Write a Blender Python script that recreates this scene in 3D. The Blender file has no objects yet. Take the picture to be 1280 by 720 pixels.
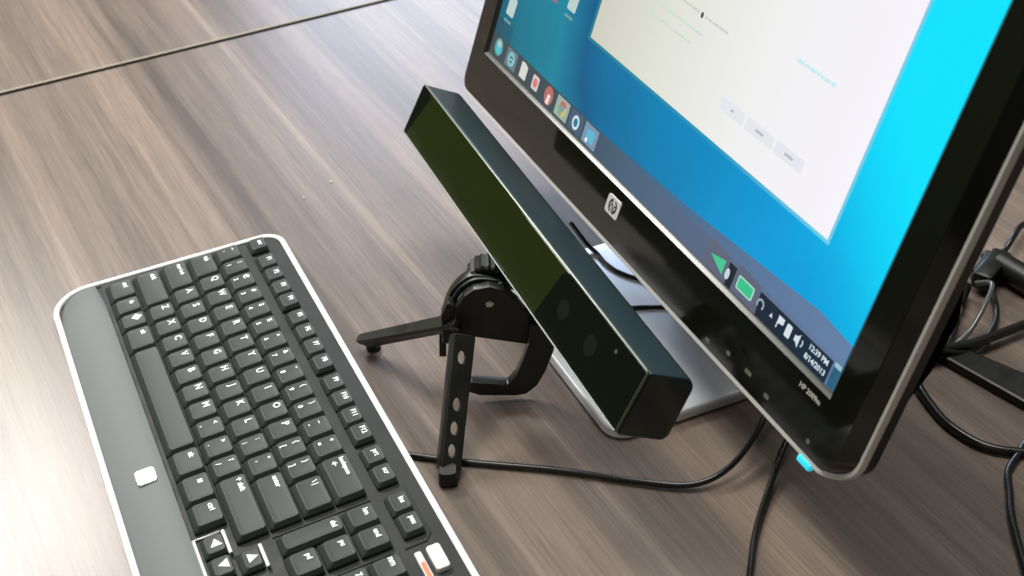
import bpy, bmesh, math, random
from mathutils import Vector, Matrix, Euler
random.seed(7)
S = 0.001                                  # all lengths below are millimetres
scn = bpy.context.scene
COL = scn.collection

# ------------------------------------------------------------------ camera
cd = bpy.data.cameras.new('camera'); cam = bpy.data.objects.new('camera', cd); COL.objects.link(cam)
R3 = Matrix(((0.4154350618, 0.9093299776, -0.0230803207),
             (0.5298595293, -0.2625392219, -0.8064254684),
             (-0.7393663426, 0.3227880864, -0.5908851518)))
CAM = Vector((843.482, -48.718, 582.020)) * S
cam.matrix_world = Matrix.Translation(CAM) @ (R3.transposed() @ Matrix(((1, 0, 0), (0, -1, 0), (0, 0, -1)))).to_4x4()
cd.sensor_width = 36; cd.lens = 36 * 1700 / 1280; cd.clip_start = 0.01; cd.clip_end = 50
cd.dof.use_dof = True; cd.dof.focus_distance = 0.86; cd.dof.aperture_fstop = 11
scn.camera = cam
# ------------------------------------------------------------------ world (dim room)
w = bpy.data.worlds.new('World'); scn.world = w; w.use_nodes = True
bg = w.node_tree.nodes['Background']; bg.inputs[1].default_value = 1.0
_t = w.node_tree.nodes.new('ShaderNodeTexCoord'); _s = w.node_tree.nodes.new('ShaderNodeSeparateXYZ'); _r = w.node_tree.nodes.new('ShaderNodeValToRGB')   # room: dark floor, dim walls, pale ceiling
_m = w.node_tree.nodes.new('ShaderNodeMapRange'); _m.inputs['From Min'].default_value = -1; w.node_tree.links.new(_t.outputs['Generated'], _s.inputs[0]); w.node_tree.links.new(_s.outputs['Z'], _m.inputs['Value'])
w.node_tree.links.new(_m.outputs['Result'], _r.inputs['Fac']); w.node_tree.links.new(_r.outputs['Color'], bg.inputs[0]); _e = _r.color_ramp.elements
_e[0].position = 0.40; _e[0].color = (0.02, 0.022, 0.018, 1); _e[1].position = 0.85; _e[1].color = (0.12, 0.12, 0.11, 1); _x = _e.new(0.53); _x.color = (0.055, 0.060, 0.045, 1)
scn.view_settings.view_transform = 'Standard'; scn.view_settings.look = 'None'
scn.view_settings.exposure = 0.0; scn.view_settings.gamma = 1.0

def area(name, loc, target, sx, sy, power, col):
    l = bpy.data.lights.new(name, 'AREA'); l.shape = 'RECTANGLE'; l.size = sx; l.size_y = sy
    l.energy = power; l.color = col
    o = bpy.data.objects.new(name, l); COL.objects.link(o); o.location = loc
    o.rotation_euler = (Vector(target) - Vector(loc)).to_track_quat('-Z', 'Y').to_euler()
    return o
area('ceiling_or_fill_light', (-0.25, 0.30, 2.0), (0.15, 0.22, 0), 1.7, 0.9, 46, (1.0, 0.955, 0.90))
area('ceiling_or_fill_light', (0.9, -1.5, 2.0), (0.9, -1.5, 0), 1.2, 0.6, 10, (1.0, 0.97, 0.92))  # unseen fill lamp added in front to brighten the foot and flatten shadows
area('ceiling_or_fill_light', (-2.7, -2.4, 2.0), (-2.7, -2.4, 0), 1.4, 1.2, 70, (1.0, 0.985, 0.95))
area('ceiling_or_fill_light', (-1.95, -0.33, 2.0), (-1.95, -0.33, 0), 0.7, 0.7, 88, (1.0, 0.985, 0.95))
area('window_light', (-4.6, 2.2, 2.0), (-0.3, 0.4, 0), 2.0, 1.4, 78, (0.62, 0.76, 1.0))

# ------------------------------------------------------------------ helpers
def srgb(r, g, b):
    f = lambda c: ((c / 255 + 0.055) / 1.055) ** 2.4 if c > 10.3 else c / 255 / 12.92
    return (f(r), f(g), f(b), 1)

def mat(name, col, rough=0.5, metal=0.0, coat=0.0, spec=0.5, grain=0.0, gscale=900, bump=0.0, emit=None, es=1.0):
    m = bpy.data.materials.new(name); m.use_nodes = True; nt = m.node_tree; p = nt.nodes['Principled BSDF']
    p.inputs['Base Color'].default_value = col; p.inputs['Roughness'].default_value = rough
    p.inputs['Metallic'].default_value = metal; p.inputs['Coat Weight'].default_value = coat
    p.inputs['Coat Roughness'].default_value = 0.04; p.inputs['Specular IOR Level'].default_value = spec
    if emit:
        p.inputs['Emission Color'].default_value = emit; p.inputs['Emission Strength'].default_value = es
    if grain or bump:
        tc = nt.nodes.new('ShaderNodeTexCoord'); n = nt.nodes.new('ShaderNodeTexNoise')
        n.inputs['Scale'].default_value = gscale; n.inputs['Detail'].default_value = 4
        nt.links.new(tc.outputs['Object'], n.inputs['Vector'])
        n2 = nt.nodes.new('ShaderNodeTexNoise'); n2.inputs['Scale'].default_value = gscale / 18; n2.inputs['Detail'].default_value = 3
        nt.links.new(tc.outputs['Object'], n2.inputs['Vector'])
        if grain:
            mr = nt.nodes.new('ShaderNodeMapRange'); mr.inputs['From Min'].default_value = 0.25; mr.inputs['From Max'].default_value = 0.75
            mr.inputs['To Min'].default_value = max(0.02, rough - grain); mr.inputs['To Max'].default_value = rough + grain
            nt.links.new(n2.outputs['Fac'], mr.inputs['Value']); nt.links.new(mr.outputs['Result'], p.inputs['Roughness'])
            mx = nt.nodes.new('ShaderNodeMix'); mx.data_type = 'RGBA'; mx.blend_type = 'MULTIPLY'; mx.inputs['Factor'].default_value = 0.35
            mx.inputs['A'].default_value = col; nt.links.new(n.outputs['Color'], mx.inputs['B'])
            nt.links.new(mx.outputs['Result'], p.inputs['Base Color'])
        if bump:
            b = nt.nodes.new('ShaderNodeBump'); b.inputs['Strength'].default_value = bump; b.inputs['Distance'].default_value = 0.0003
            nt.links.new(n.outputs['Fac'], b.inputs['Height']); nt.links.new(b.outputs['Normal'], p.inputs['Normal'])
    return m

def glow(name, col, s=1.0):
    m = bpy.data.materials.new(name); m.use_nodes = True; p = m.node_tree.nodes['Principled BSDF']
    p.inputs['Base Color'].default_value = (0.01, 0.01, 0.01, 1); p.inputs['Roughness'].default_value = 0.25
    p.inputs['Emission Color'].default_value = col; p.inputs['Emission Strength'].default_value = s
    return m

def link(name, me, m=None, parent=None, smooth=None):
    o = bpy.data.objects.new(name, me); COL.objects.link(o)
    if m: 
        if not me.materials: me.materials.append(m)
    if parent: o.parent = parent
    if smooth:
        for p in me.polygons: p.use_smooth = True
        try: me.set_sharp_from_angle(angle=math.radians(smooth))
        except Exception: pass
    return o

def mesh(name, verts, faces, m=None, parent=None, smooth=None):
    me = bpy.data.meshes.new(name); me.from_pydata([tuple(c * S for c in v) for v in verts], [], faces); me.validate(); me.update()
    return link(name, me, m, parent, smooth)

def bmobj(name, bm, m=None, parent=None, smooth=35):
    bmesh.ops.recalc_face_normals(bm, faces=bm.faces[:])
    me = bpy.data.meshes.new(name); bm.to_mesh(me); bm.free()
    return link(name, me, m, parent, smooth)

def thing(name, label, cat, loc=(0, 0, 0), rot=(0, 0, 0), group=None):
    o = bpy.data.objects.new(name, None); COL.objects.link(o); o.empty_display_size = 0.02
    o.location = Vector(loc) * S; o.rotation_euler = rot; o['label'] = label; o['category'] = cat
    if group: o['group'] = group
    return o

def tag(o, label, cat, group=None):
    o['label'] = label; o['category'] = cat
    if group: o['group'] = group
    return o

def rounded(corners, seg=6):
    """corners: (x, y, r) -> list of 2D points with rounded corners"""
    out = []; n = len(corners)
    for i in range(n):
        x, y, r = corners[i]; p = Vector((x, y)); a = Vector(corners[i - 1][:2]); b = Vector(corners[(i + 1) % n][:2])
        if r <= 0: out.append((x, y)); continue
        da = (a - p).normalized(); db = (b - p).normalized(); ang = da.angle(db); d = r / math.tan(ang / 2)
        p0 = p + da * d; c = p + (da + db).normalized() * (r / math.sin(ang / 2))
        v0 = p0 - c; v1 = p + db * d - c; tot = v0.angle_signed(v1) if hasattr(v0, 'angle_signed') else 0
        for k in range(seg + 1):
            t = k / seg; q = v0.lerp(v1, t)
            if q.length > 1e-9: q = q.normalized() * r
            out.append(tuple(c + q))
    return out

def offset(pts, d):
    """inward offset of a closed outline"""
    n = len(pts); ar = sum(pts[i][0] * pts[(i + 1) % n][1] - pts[(i + 1) % n][0] * pts[i][1] for i in range(n)); s = 1 if ar > 0 else -1
    out = []
    for i in range(n):
        p = Vector(pts[i]); a = Vector(pts[i - 1]); b = Vector(pts[(i + 1) % n])
        e1 = (p - a); e2 = (b - p)
        if e1.length < 1e-6: e1 = e2
        if e2.length < 1e-6: e2 = e1
        n1 = Vector((-e1.y, e1.x)).normalized() * s; n2 = Vector((-e2.y, e2.x)).normalized() * s
        m = (n1 + n2); m = m.normalized() if m.length > 1e-6 else n1
        out.append(tuple(p + m * (d / max(0.35, m.dot(n1)))))
    return out

def loft(name, rings, m, parent=None, cap0=True, cap1=True, smooth=35, close=True):
    """rings: lists of 3D points with equal counts"""
    v = []; f = []; n = len(rings[0])
    for r in rings: v += r
    for k in range(len(rings) - 1):
        for i in range(n if close else n - 1):
            j = (i + 1) % n
            f.append((k * n + i, k * n + j, (k + 1) * n + j, (k + 1) * n + i))
    if cap0: f.append(tuple(range(n - 1, -1, -1)))
    if cap1: f.append(tuple((len(rings) - 1) * n + i for i in range(n)))
    me = bpy.data.meshes.new(name); me.from_pydata([tuple(c * S for c in p) for p in v], [], f)
    bm = bmesh.new(); bm.from_mesh(me); bmesh.ops.recalc_face_normals(bm, faces=bm.faces[:]); bm.to_mesh(me); bm.free()
    return link(name, me, m, parent, smooth)

def slab(name, pts, z0, z1, bev, m, parent=None, axis='z', smooth=20, steps=2):
    """outline extruded z0..z1 with rounded upper edge"""
    rings = [[(x, y, z0) for x, y in pts]]
    for k in range(steps + 1):
        a = math.pi / 2 * k / steps
        q = offset(pts, bev * (1 - math.cos(a))) if bev else pts
        rings.append([(x, y, z1 - bev + bev * math.sin(a)) for x, y in q])
        if not bev: break
    if axis == 'y':      # outline in x,z ; depth along -y (z1 is the front)
        rings = [[(x, -z, y) for x, y, z in r] for r in rings]
    return loft(name, rings, m, parent, smooth=smooth)

def box(name, x0, x1, y0, y1, z0, z1, bev, m, parent=None, seg=2):
    bm = bmesh.new(); bmesh.ops.create_cube(bm, size=1)
    for v in bm.verts:
        v.co = Vector(((x0 + x1) / 2 + v.co.x * (x1 - x0), (y0 + y1) / 2 + v.co.y * (y1 - y0), (z0 + z1) / 2 + v.co.z * (z1 - z0))) * S
    if bev: bmesh.ops.bevel(bm, geom=bm.edges[:], offset=bev * S, segments=seg, affect='EDGES', profile=0.5)
    return bmobj(name, bm, m, parent)

def catmull(pts, k=8):
    P = [Vector(p) for p in pts]; P = [2 * P[0] - P[1]] + P + [2 * P[-1] - P[-2]]; out = []
    for i in range(1, len(P) - 2):
        for j in range(k):
            t = j / k; a, b, c, d = P[i - 1:i + 3]
            out.append(0.5 * ((2 * b) + (c - a) * t + (2 * a - 5 * b + 4 * c - d) * t * t + (3 * b - a - 3 * c + d) * t ** 3))
    out.append(P[-2]); return out

def tube(name, pts, r, m, parent=None, n=10, k=8, smooth_path=True, flat=1.0):
    P = catmull(pts, k) if smooth_path else [Vector(p) for p in pts]
    rings = []; up = Vector((0, 0, 1)); prev = None
    for i, p in enumerate(P):
        t = (P[min(i + 1, len(P) - 1)] - P[max(i - 1, 0)]).normalized()
        a = (up - t * up.dot(t)) if prev is None else (prev - t * prev.dot(t))
        if a.length < 1e-4: a = Vector((1, 0, 0)) - t * t.x
        a.normalize(); prev = a; b = t.cross(a)
        rr = r(i / (len(P) - 1)) if callable(r) else r
        rings.append([tuple(p + a * math.cos(2 * math.pi * q / n) * rr * flat + b * math.sin(2 * math.pi * q / n) * rr) for q in range(n)])
    return loft(name, rings, m, parent, smooth=60)

def plate(name, outline, holes, M, depth, bev, m, parent=None):
    """filled 2D outline with holes, extruded; M maps its xy plane into place"""
    c = bpy.data.curves.new(name, 'CURVE'); c.dimensions = '2D'; c.fill_mode = 'BOTH'; c.extrude = depth / 2 * S - bev * S; c.bevel_depth = bev * S; c.bevel_resolution = 1; c.offset = -bev * S
    for pts in [outline] + holes:
        s = c.splines.new('POLY'); s.points.add(len(pts) - 1); s.use_cyclic_u = True
        for q, (x, y) in zip(s.points, pts): q.co = (x * S, y * S, 0, 1)
    o = bpy.data.objects.new('tmp', c); COL.objects.link(o)
    me = bpy.data.meshes.new_from_object(o, depsgraph=bpy.context.evaluated_depsgraph_get()); bpy.data.objects.remove(o); bpy.data.curves.remove(c)
    me.transform(M); me.name = name; me.materials.clear()
    return link(name, me, m, parent, 40)

def ellipse(cx, cy, rx, ry, n=16): return [(cx + rx * math.cos(2 * math.pi * i / n), cy + ry * math.sin(2 * math.pi * i / n)) for i in range(n)]

TXT = {}
def text_mesh(body, size, shear=0.0, bold=0.0):
    key = (body, size, shear, bold)
    if key in TXT: return TXT[key]
    c = bpy.data.curves.new('t', 'FONT'); c.body = body; c.size = size * S; c.shear = shear; c.resolution_u = 2; c.offset = bold * S
    c.align_x = 'CENTER'; c.align_y = 'CENTER'
    o = bpy.data.objects.new('t', c); COL.objects.link(o)
    me = bpy.data.meshes.new_from_object(o, depsgraph=bpy.context.evaluated_depsgraph_get())
    bpy.data.objects.remove(o); bpy.data.curves.remove(c); me.materials.clear(); TXT[key] = me
    return me

# ------------------------------------------------------------------ materials
def desk_mat():
    m = bpy.data.materials.new('wood_laminate'); m.use_nodes = True; nt = m.node_tree; N = nt.nodes; L = nt.links; p = N['Principled BSDF']
    tc = N.new('ShaderNodeTexCoord'); mp = N.new('ShaderNodeMapping'); mp.inputs['Rotation'].default_value = (0, 0, -0.07)
    L.new(tc.outputs['Object'], mp.inputs['Vector'])
    def noise(sx, sy, scale, det, rough=0.5, dist=0.0, off=(0, 0, 0)):
        q = N.new('ShaderNodeMapping'); q.inputs['Scale'].default_value = (sx, sy, 1); q.inputs['Location'].default_value = off
        L.new(mp.outputs['Vector'], q.inputs['Vector']); n = N.new('ShaderNodeTexNoise')
        n.inputs['Scale'].default_value = scale; n.inputs['Detail'].default_value = det; n.inputs['Roughness'].default_value = rough; n.inputs['Distortion'].default_value = dist
        L.new(q.outputs['Vector'], n.inputs['Vector']); return n.outputs['Fac']
    def ramp(src, stops, interp='LINEAR'):
        r = N.new('ShaderNodeValToRGB'); r.color_ramp.interpolation = interp; e = r.color_ramp.elements
        e[0].position, e[0].color = stops[0]; e[1].position, e[1].color = stops[-1]
        for s_ in stops[1:-1]: x = e.new(s_[0]); x.color = s_[1]
        L.new(src, r.inputs['Fac']); return r.outputs['Color']
    def mix(a, b, fac, mode='MIX'):
        x = N.new('ShaderNodeMix'); x.data_type = 'RGBA'; x.blend_type = mode
        for s_, v in (('A', a), ('B', b)):
            if isinstance(v, tuple): x.inputs[s_].default_value = v
            else: L.new(v, x.inputs[s_])
        if isinstance(fac, float): x.inputs['Factor'].default_value = fac
        else: L.new(fac, x.inputs['Factor'])
        return x.outputs['Result']
    def g(v): return (v, v, v, 1)
    bands = noise(0.35, 9, 2.2, 2, 0.5, 0.0, (3.1, 0.4, 0))
    mid = noise(0.35, 34, 2.2, 6, 0.68, 0.12)
    fine = noise(3.5, 150, 2.6, 6, 0.8, 0.05); xfine = noise(11.0, 560, 2.4, 3, 0.8)
    pores = noise(14, 420, 2.0, 2, 0.6)
    c = ramp(bands, [(0.30, srgb(102, 92, 84)), (0.46, srgb(118, 106, 97)), (0.55, srgb(127, 114, 104)), (0.70, srgb(144, 129, 117))])
    c = mix(c, ramp(mid, [(0.30, g(0.48)), (0.44, g(0.82)), (0.56, g(1.0)), (0.70, g(1.3))]), 0.62, 'MULTIPLY')
    c = mix(c, ramp(fine, [(0.3, g(0.55)), (0.5, g(0.98)), (0.7, g(1.4))]), 0.6, 'MULTIPLY')
    c = mix(c, ramp(xfine, [(0.32, g(0.66)), (0.5, g(1.0)), (0.7, g(1.26))]), 0.38, 'MULTIPLY')
    c = mix(c, ramp(pores, [(0.3, g(0.8)), (0.6, g(1.06))]), 0.4, 'MULTIPLY')
    # a few distinct pale sapwood streaks and dark lines printed in the laminate, at set distances across the grain
    sp = N.new('ShaderNodeSeparateXYZ'); L.new(mp.outputs['Vector'], sp.inputs[0])
    wob = noise(1.1, 0.0, 1.0, 2)
    a1 = N.new('ShaderNodeMath'); a1.operation = 'MULTIPLY_ADD'; L.new(wob, a1.inputs[0]); a1.inputs[1].default_value = 0.05; L.new(sp.outputs['Y'], a1.inputs[2])
    for y0, wd, val, k in ((0.233, 0.0035, (1.3, 1.27, 1.22, 1), 0.8), (0.144, 0.004, (1.22, 1.2, 1.16, 1), 0.7), (0.157, 0.011, (0.72, 0.71, 0.72, 1), 0.7),
                           (0.252, 0.010, (0.78, 0.76, 0.76, 1), 0.6), (0.012, 0.003, (1.25, 1.22, 1.18, 1), 0.7), (0.025, 0.012, (0.78, 0.76, 0.76, 1), 0.55),
                           (0.318, 0.004, (1.2, 1.18, 1.15, 1), 0.6), (0.29, 0.012, (1.15, 1.13, 1.1, 1), 0.5), (0.195, 0.006, (0.8, 0.78, 0.78, 1), 0.5),(0.405, 0.004, (1.2, 1.18, 1.15, 1), 0.6), (0.47, 0.012, (0.75, 0.73, 0.73, 1), 0.6)):
        s1 = N.new('ShaderNodeMath'); s1.operation = 'SUBTRACT'; L.new(a1.outputs[0], s1.inputs[0]); s1.inputs[1].default_value = y0
        s2 = N.new('ShaderNodeMath'); s2.operation = 'ABSOLUTE'; L.new(s1.outputs[0], s2.inputs[0])
        s3 = N.new('ShaderNodeMapRange'); s3.interpolation_type = 'SMOOTHSTEP'; L.new(s2.outputs[0], s3.inputs['Value'])
        s3.inputs['From Min'].default_value = wd * 0.4; s3.inputs['From Max'].default_value = wd; s3.inputs['To Min'].default_value = k; s3.inputs['To Max'].default_value = 0
        c = mix(c, val, s3.outputs['Result'], 'MULTIPLY')
    L.new(c, p.inputs['Base Color'])
    rr = N.new('ShaderNodeMapRange'); L.new(fine, rr.inputs['Value']); rr.inputs['To Min'].default_value = 0.24; rr.inputs['To Max'].default_value = 0.36
    L.new(rr.outputs['Result'], p.inputs['Roughness'])
    b = N.new('ShaderNodeBump'); b.inputs['Strength'].default_value = 0.12; b.inputs['Distance'].default_value = 0.0004
    L.new(fine, b.inputs['Height']); L.new(b.outputs['Normal'], p.inputs['Normal'])
    p.inputs['Specular IOR Level'].default_value = 0.42
    return m

M_desk = desk_mat()
M_edge = mat('desk_edge_band', srgb(165, 156, 135), 0.45, grain=0.08, gscale=300)
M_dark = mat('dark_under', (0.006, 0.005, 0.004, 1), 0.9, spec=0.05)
M_gloss = mat('piano_black', (0.006, 0.007, 0.004, 1), 0.09, spec=0.75, grain=0.03, gscale=500)
M_panel = mat('olive_reflection_panel', (0.019, 0.028, 0.004, 1), 0.07, spec=0.75, grain=0.02, gscale=500)  # olive base colour stands in for the room reflected in the face
M_satin = mat('satin_black', (0.010, 0.018, 0.014, 1), 0.36, spec=0.4, grain=0.03, gscale=1200)
M_black = mat('black_plastic', (0.010, 0.012, 0.008, 1), 0.38, spec=0.45, grain=0.08, gscale=1500)
M_leg = mat('tripod_plastic', (0.013, 0.014, 0.010, 1), 0.36, spec=0.5, grain=0.08, gscale=1500, bump=0.1)
M_rubber = mat('black_rubber', (0.010, 0.011, 0.008, 1), 0.6, grain=0.1)
M_cable = mat('cable_rubber', (0.012, 0.013, 0.010, 1), 0.28, spec=0.6, grain=0.05)
M_silver = mat('silver_paint', (0.86, 0.88, 0.92, 1), 0.34, metal=0.4)
M_rim = mat('silver_rim', (0.70, 0.70, 0.66, 1), 0.34, metal=0.15, grain=0.04)
M_trim = mat('polished_trim', (0.10, 0.125, 0.10, 1), 0.34, metal=0.3, spec=0.7)
M_white = mat('white_plastic', (0.9, 0.91, 0.92, 1), 0.3, coat=0.4)
M_palm = mat('grey_palm', srgb(98, 103, 102), 0.55, metal=0.1, spec=0.35, bump=0.05, gscale=3000)
M_deck = mat('keyboard_deck', (0.011, 0.014, 0.012, 1), 0.5, spec=0.25, grain=0.06)
M_key = mat('key_plastic', srgb(46, 52, 49), 0.44, spec=0.22)
M_leg_white = mat('legend_ink', srgb(232, 236, 238), 0.4)
M_screw = mat('screw_steel', (0.8, 0.78, 0.66, 1), 0.2, metal=1.0)

# ------------------------------------------------------------------ desks
def desk(name, quad, edge_side):
    """quad: four xy corners (mm). top with board thickness; a band strip on the edge along the seam"""
    o = slab(name, quad, -28, 0, 0.6, M_desk, smooth=None); o['kind'] = 'structure'
    return o
seamA = lambda v: -368.5 - 0.0745 * (v + 26)          # seam line u(v)
desk('desk', [(seamA(-420) + 5.7, -420), (1500, -420), (1500, 1150), (seamA(1150) + 5.7, 1150)], 0)
far = desk('desk_beyond_seam', [(-2600, -420), (seamA(-420) - 2.8, -420), (seamA(1150) - 2.8, 1150), (-2600, 1150)], 1)
eb = slab('edge_band', [(seamA(-420) - 2.7, -420), (seamA(-420) + 0.2, -420), (seamA(1150) + 0.2, 1150), (seamA(1150) - 2.7, 1150)], -28, 0.4, 0.3, M_edge, far)
gp = slab('gap_shade_strip', [(seamA(-420) + 0.3, -420), (seamA(-420) + 5.6, -420), (seamA(1150) + 5.6, 1150), (seamA(1150) + 0.3, 1150)], -28, -0.15, 0, M_dark, far)  # black strip put in for the shade in the open gap between desks

# ------------------------------------------------------------------ keyboard
TH = math.radians(4.0)
kbd = thing('keyboard', 'black computer keyboard with white rim and grey palm rest on the desk', 'keyboard', (0, 0, 11), (TH, 0, 0))
OUT = rounded([(-14.5, -39, 27), (433, -39, 27), (425, 133.5, 17), (-5, 133.5, 17)], 10)
slab('case', offset(OUT, 2.0), -11, -2.6, 0, M_deck, kbd)
# rim: closed band around the case
rr = []
for d, z in ((1.2, -9.5), (0.3, -6), (0.0, -2.2), (0.5, -0.6), (1.6, 0.2), (3.4, 0.1), (4.2, -0.6), (4.4, -2.8)):
    rr.append([(x, y, z) for x, y in offset(OUT, d)])
loft('rim', rr, M_white, kbd, cap0=False, cap1=False)
INN = offset(OUT, 4.3)
# deck plate and palm rest share the inner outline, split along v = -1.5
def clip(pts, v0, keep_above):
    out = []; n = len(pts)
    for i in range(n):
        a, b = pts[i], pts[(i + 1) % n]; ia = (a[1] > v0) == keep_above; ib = (b[1] > v0) == keep_above
        if ia: out.append(a)
        if ia != ib:
            t = (v0 - a[1]) / (b[1] - a[1]); out.append((a[0] + (b[0] - a[0]) * t, v0))
    return out
slab('deck', clip(INN, -1.6, True), -3.0, -1.2, 0, M_deck, kbd)
# palm rest: gentle hump, strips across v
pv = []; pf = []; cl = clip(INN, -2.6, False); vs = [-34.8 + (32.2) * i / 12 for i in range(13)]; nu = 40
def urange(v):
    xs = []
    n = len(cl)
    for i in range(n):
        a, b = cl[i], cl[(i + 1) % n]
        if (a[1] - v) * (b[1] - v) <= 0 and abs(a[1] - b[1]) > 1e-9: xs.append(a[0] + (b[0] - a[0]) * (v - a[1]) / (b[1] - a[1]))
    return (min(xs), max(xs)) if xs else (20, 400)
for i, v in enumerate(vs):
    vv = max(v, min(p[1] for p in cl) + 0.05); u0, u1 = urange(vv); t = i / 12
    z = -2.4 + 3.2 * math.sin(math.pi * min(1, t * 1.08) * 0.62) ** 0.9 - (0.5 * max(0, (t - 0.9) / 0.1) ** 2)
    for j in range(nu + 1): 
        e = min(j, nu - j) / nu; zz = z - 1.6 * max(0, 1 - e * 22) ** 2
        pv.append((u0 + (u1 - u0) * j / nu, vv, zz))
for i in range(12):
    for j in range(nu):
        a = i * (nu + 1) + j; pf.append((a, a + 1, a + nu + 2, a + nu + 1))
mesh('palm_rest', pv, pf, M_palm, kbd, smooth=60)
lg = slab('logo_plate', rounded([(199.4, -20.6, 2.4), (212.6, -20.6, 2.4), (212.6, -8.6, 2.4), (199.4, -8.6, 2.4)], 4), 0.4, 1.75, 0.3, M_white, kbd)
lg['label'] = 'white square logo plate'
PV = 19.87
KM = {}
def key_mesh(w_, h_, hgt=4.2):
    k = (round(w_, 1), round(h_, 1), hgt)
    if k in KM: return KM[k]
    def rect(x0, x1, y0, y1, r): return rounded([(x0, y0, r), (x1, y0, r), (x1, y1, r), (x0, y1, r)], 3)
    g = 0.35; sf, sb, sl, sr = (4.0, 1.0, 2.1, 2.1) if h_ > 14 else (2.9, 0.9, 1.9, 1.9)
    R = []
    R.append([(x, y, -1.1) for x, y in rect(g, w_ - g, g, h_ - g, 1.3)])
    R.append([(x, y, 0.5) for x, y in rect(g, w_ - g, g, h_ - g, 1.3)])
    R.append([(x, y, 1.0) for x, y in rect(g + .3, w_ - g - .3, g + .4, h_ - g - .2, 1.4)])
    R.append([(x, y, hgt - 0.55) for x, y in rect(sl - .3, w_ - sr + .3, sf - .5, h_ - sb + .2, 1.8)])
    R.append([(x, y, hgt - 0.1) for x, y in rect(sl, w_ - sr, sf, h_ - sb, 1.9)])
    R.append([(x, y, hgt - 0.05 - 0.15) for x, y in rect(sl + .9, w_ - sr - .9, sf + .9, h_ - sb - .9, 1.6)])
    R.append([(x, y, hgt - 0.34) for x, y in rect(sl + 2.2, w_ - sr - 2.2, sf + 2.2, h_ - sb - 2.2, 1.4)])
    v = []; f = []; n = len(R[0])
    for r in R: v += r
    for q in range(len(R) - 1):
        for i in range(n): f.append((q * n + i, q * n + (i + 1) % n, (q + 1) * n + (i + 1) % n, (q + 1) * n + i))
    f.append(tuple((len(R) - 1) * n + i for i in range(n)))
    me = bpy.data.meshes.new('key'); me.from_pydata([tuple(c * S for c in p) for p in v], [], f); me.materials.append(M_key)
    for p in me.polygons: p.use_smooth = True
    try: me.set_sharp_from_angle(angle=math.radians(50))
    except Exception: pass
    KM[k] = me; return me
def legend(ko, s, x, y, size, z, bold=0.17):
    me = text_mesh(s, size * 1.0, 0.0, bold); o = link('legend', me, M_leg_white, ko); o.location = (x * S, y * S, z * S); return o
def key(u0, u1, v0, v1, legs=(), hgt=3.6, label=None, big=False):
    o = link('key', key_mesh(u1 - u0, v1 - v0, hgt), None, kbd); o.location = (u0 * S, v0 * S, random.uniform(-.12, .12) * S)
    o.rotation_euler = (random.uniform(-.006, .006), random.uniform(-.006, .006), 0)
    for s, fx, fy, sz in legs:
        w_, h_ = u1 - u0, v1 - v0
        legend(o, s, fx if fx > 0 else w_ + fx, fy if fy > 0 else h_ + fy, sz, hgt + 0.03 if big else hgt - 0.02)
    if label: o['label'] = label
    return o
U = 19.05
def one(s): return [(s, 6.3, -5.6, 6.6)]
def two(a, b): return [(b, 6.3, -4.6, 4.6), (a, 6.3, 7.4, 4.6)]
# row 0
for (a, b, s) in ((0.5, 23.3, 'ctrl'), (23.3, 42.6, 'fn'), (42.6, 61.0, None), (61.0, 86.6, 'alt'), (196.2, 220.4, 'alt'), (220.4, 244.8, None), (244.8, 266.5, 'ctrl')):
    k = key(a, b, 0, PV, [(s, 7.6, -5.4, 4.6)] if s else [])
    if s is None and a < 60: legend(k, '\u25c6', 7, 13.6, 6.5, 3.58, 0.5)
    if s is None and a > 60: legend(k, '\u2261', 8, 13.6, 6.0, 3.58, 0.2)
key(86.6, 196.2, 0, PV, label='long space bar')
# letter rows
key(0, 2.25 * U, PV, 2 * PV, [('shift', 9, -5, 4.4)])
for i, s in enumerate(['Z', 'X', 'C', 'V', 'B', 'N', 'M', ',<', '.>', '/?']):
    key((2.25 + i) * U, (3.25 + i) * U, PV, 2 * PV, one(s) if len(s) == 1 else two(s[0], s[1]))
key(12.25 * U, 15 * U, PV, 2 * PV, [('\u2191 shift', 10, -5, 4.4)])
key(0, 1.75 * U, 2 * PV, 3 * PV, [('caps lock', 11, -5, 3.8)])
for i, s in enumerate('ASDFGHJKL;\''): key((1.75 + i) * U, (2.75 + i) * U, 2 * PV, 3 * PV, one(s) if s.isalpha() else two(s, {';': ':', '\'': '"'}[s]))
key(12.75 * U, 15 * U, 2 * PV, 3 * PV, [('enter', 9, -5, 4.6)])
key(0, 1.5 * U, 3 * PV, 4 * PV, [('tab', 8, -5, 4.6)])
for i, s in enumerate('QWERTYUIOP[]'): key((1.5 + i) * U, (2.5 + i) * U, 3 * PV, 4 * PV, one(s) if s.isalpha() else two(s, {'[': '{', ']': '}'}[s]))
key(13.5 * U, 15 * U, 3 * PV, 4 * PV, [('\\ |', 7, -5, 4.6)])
for i, s in enumerate(['`~', '1!', '2@', '3#', '4$', '5%', '6^', '7&', '8*', '9(', '0)', '-_', '=+']): key(i * U, (i + 1) * U, 4 * PV, 5 * PV, two(s[0], s[1]))
key(13 * U, 15 * U, 4 * PV, 5 * PV, [('backspace', 12, -4.5, 3.9), ('\u2190', 8, -9.5, 5)])
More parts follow.
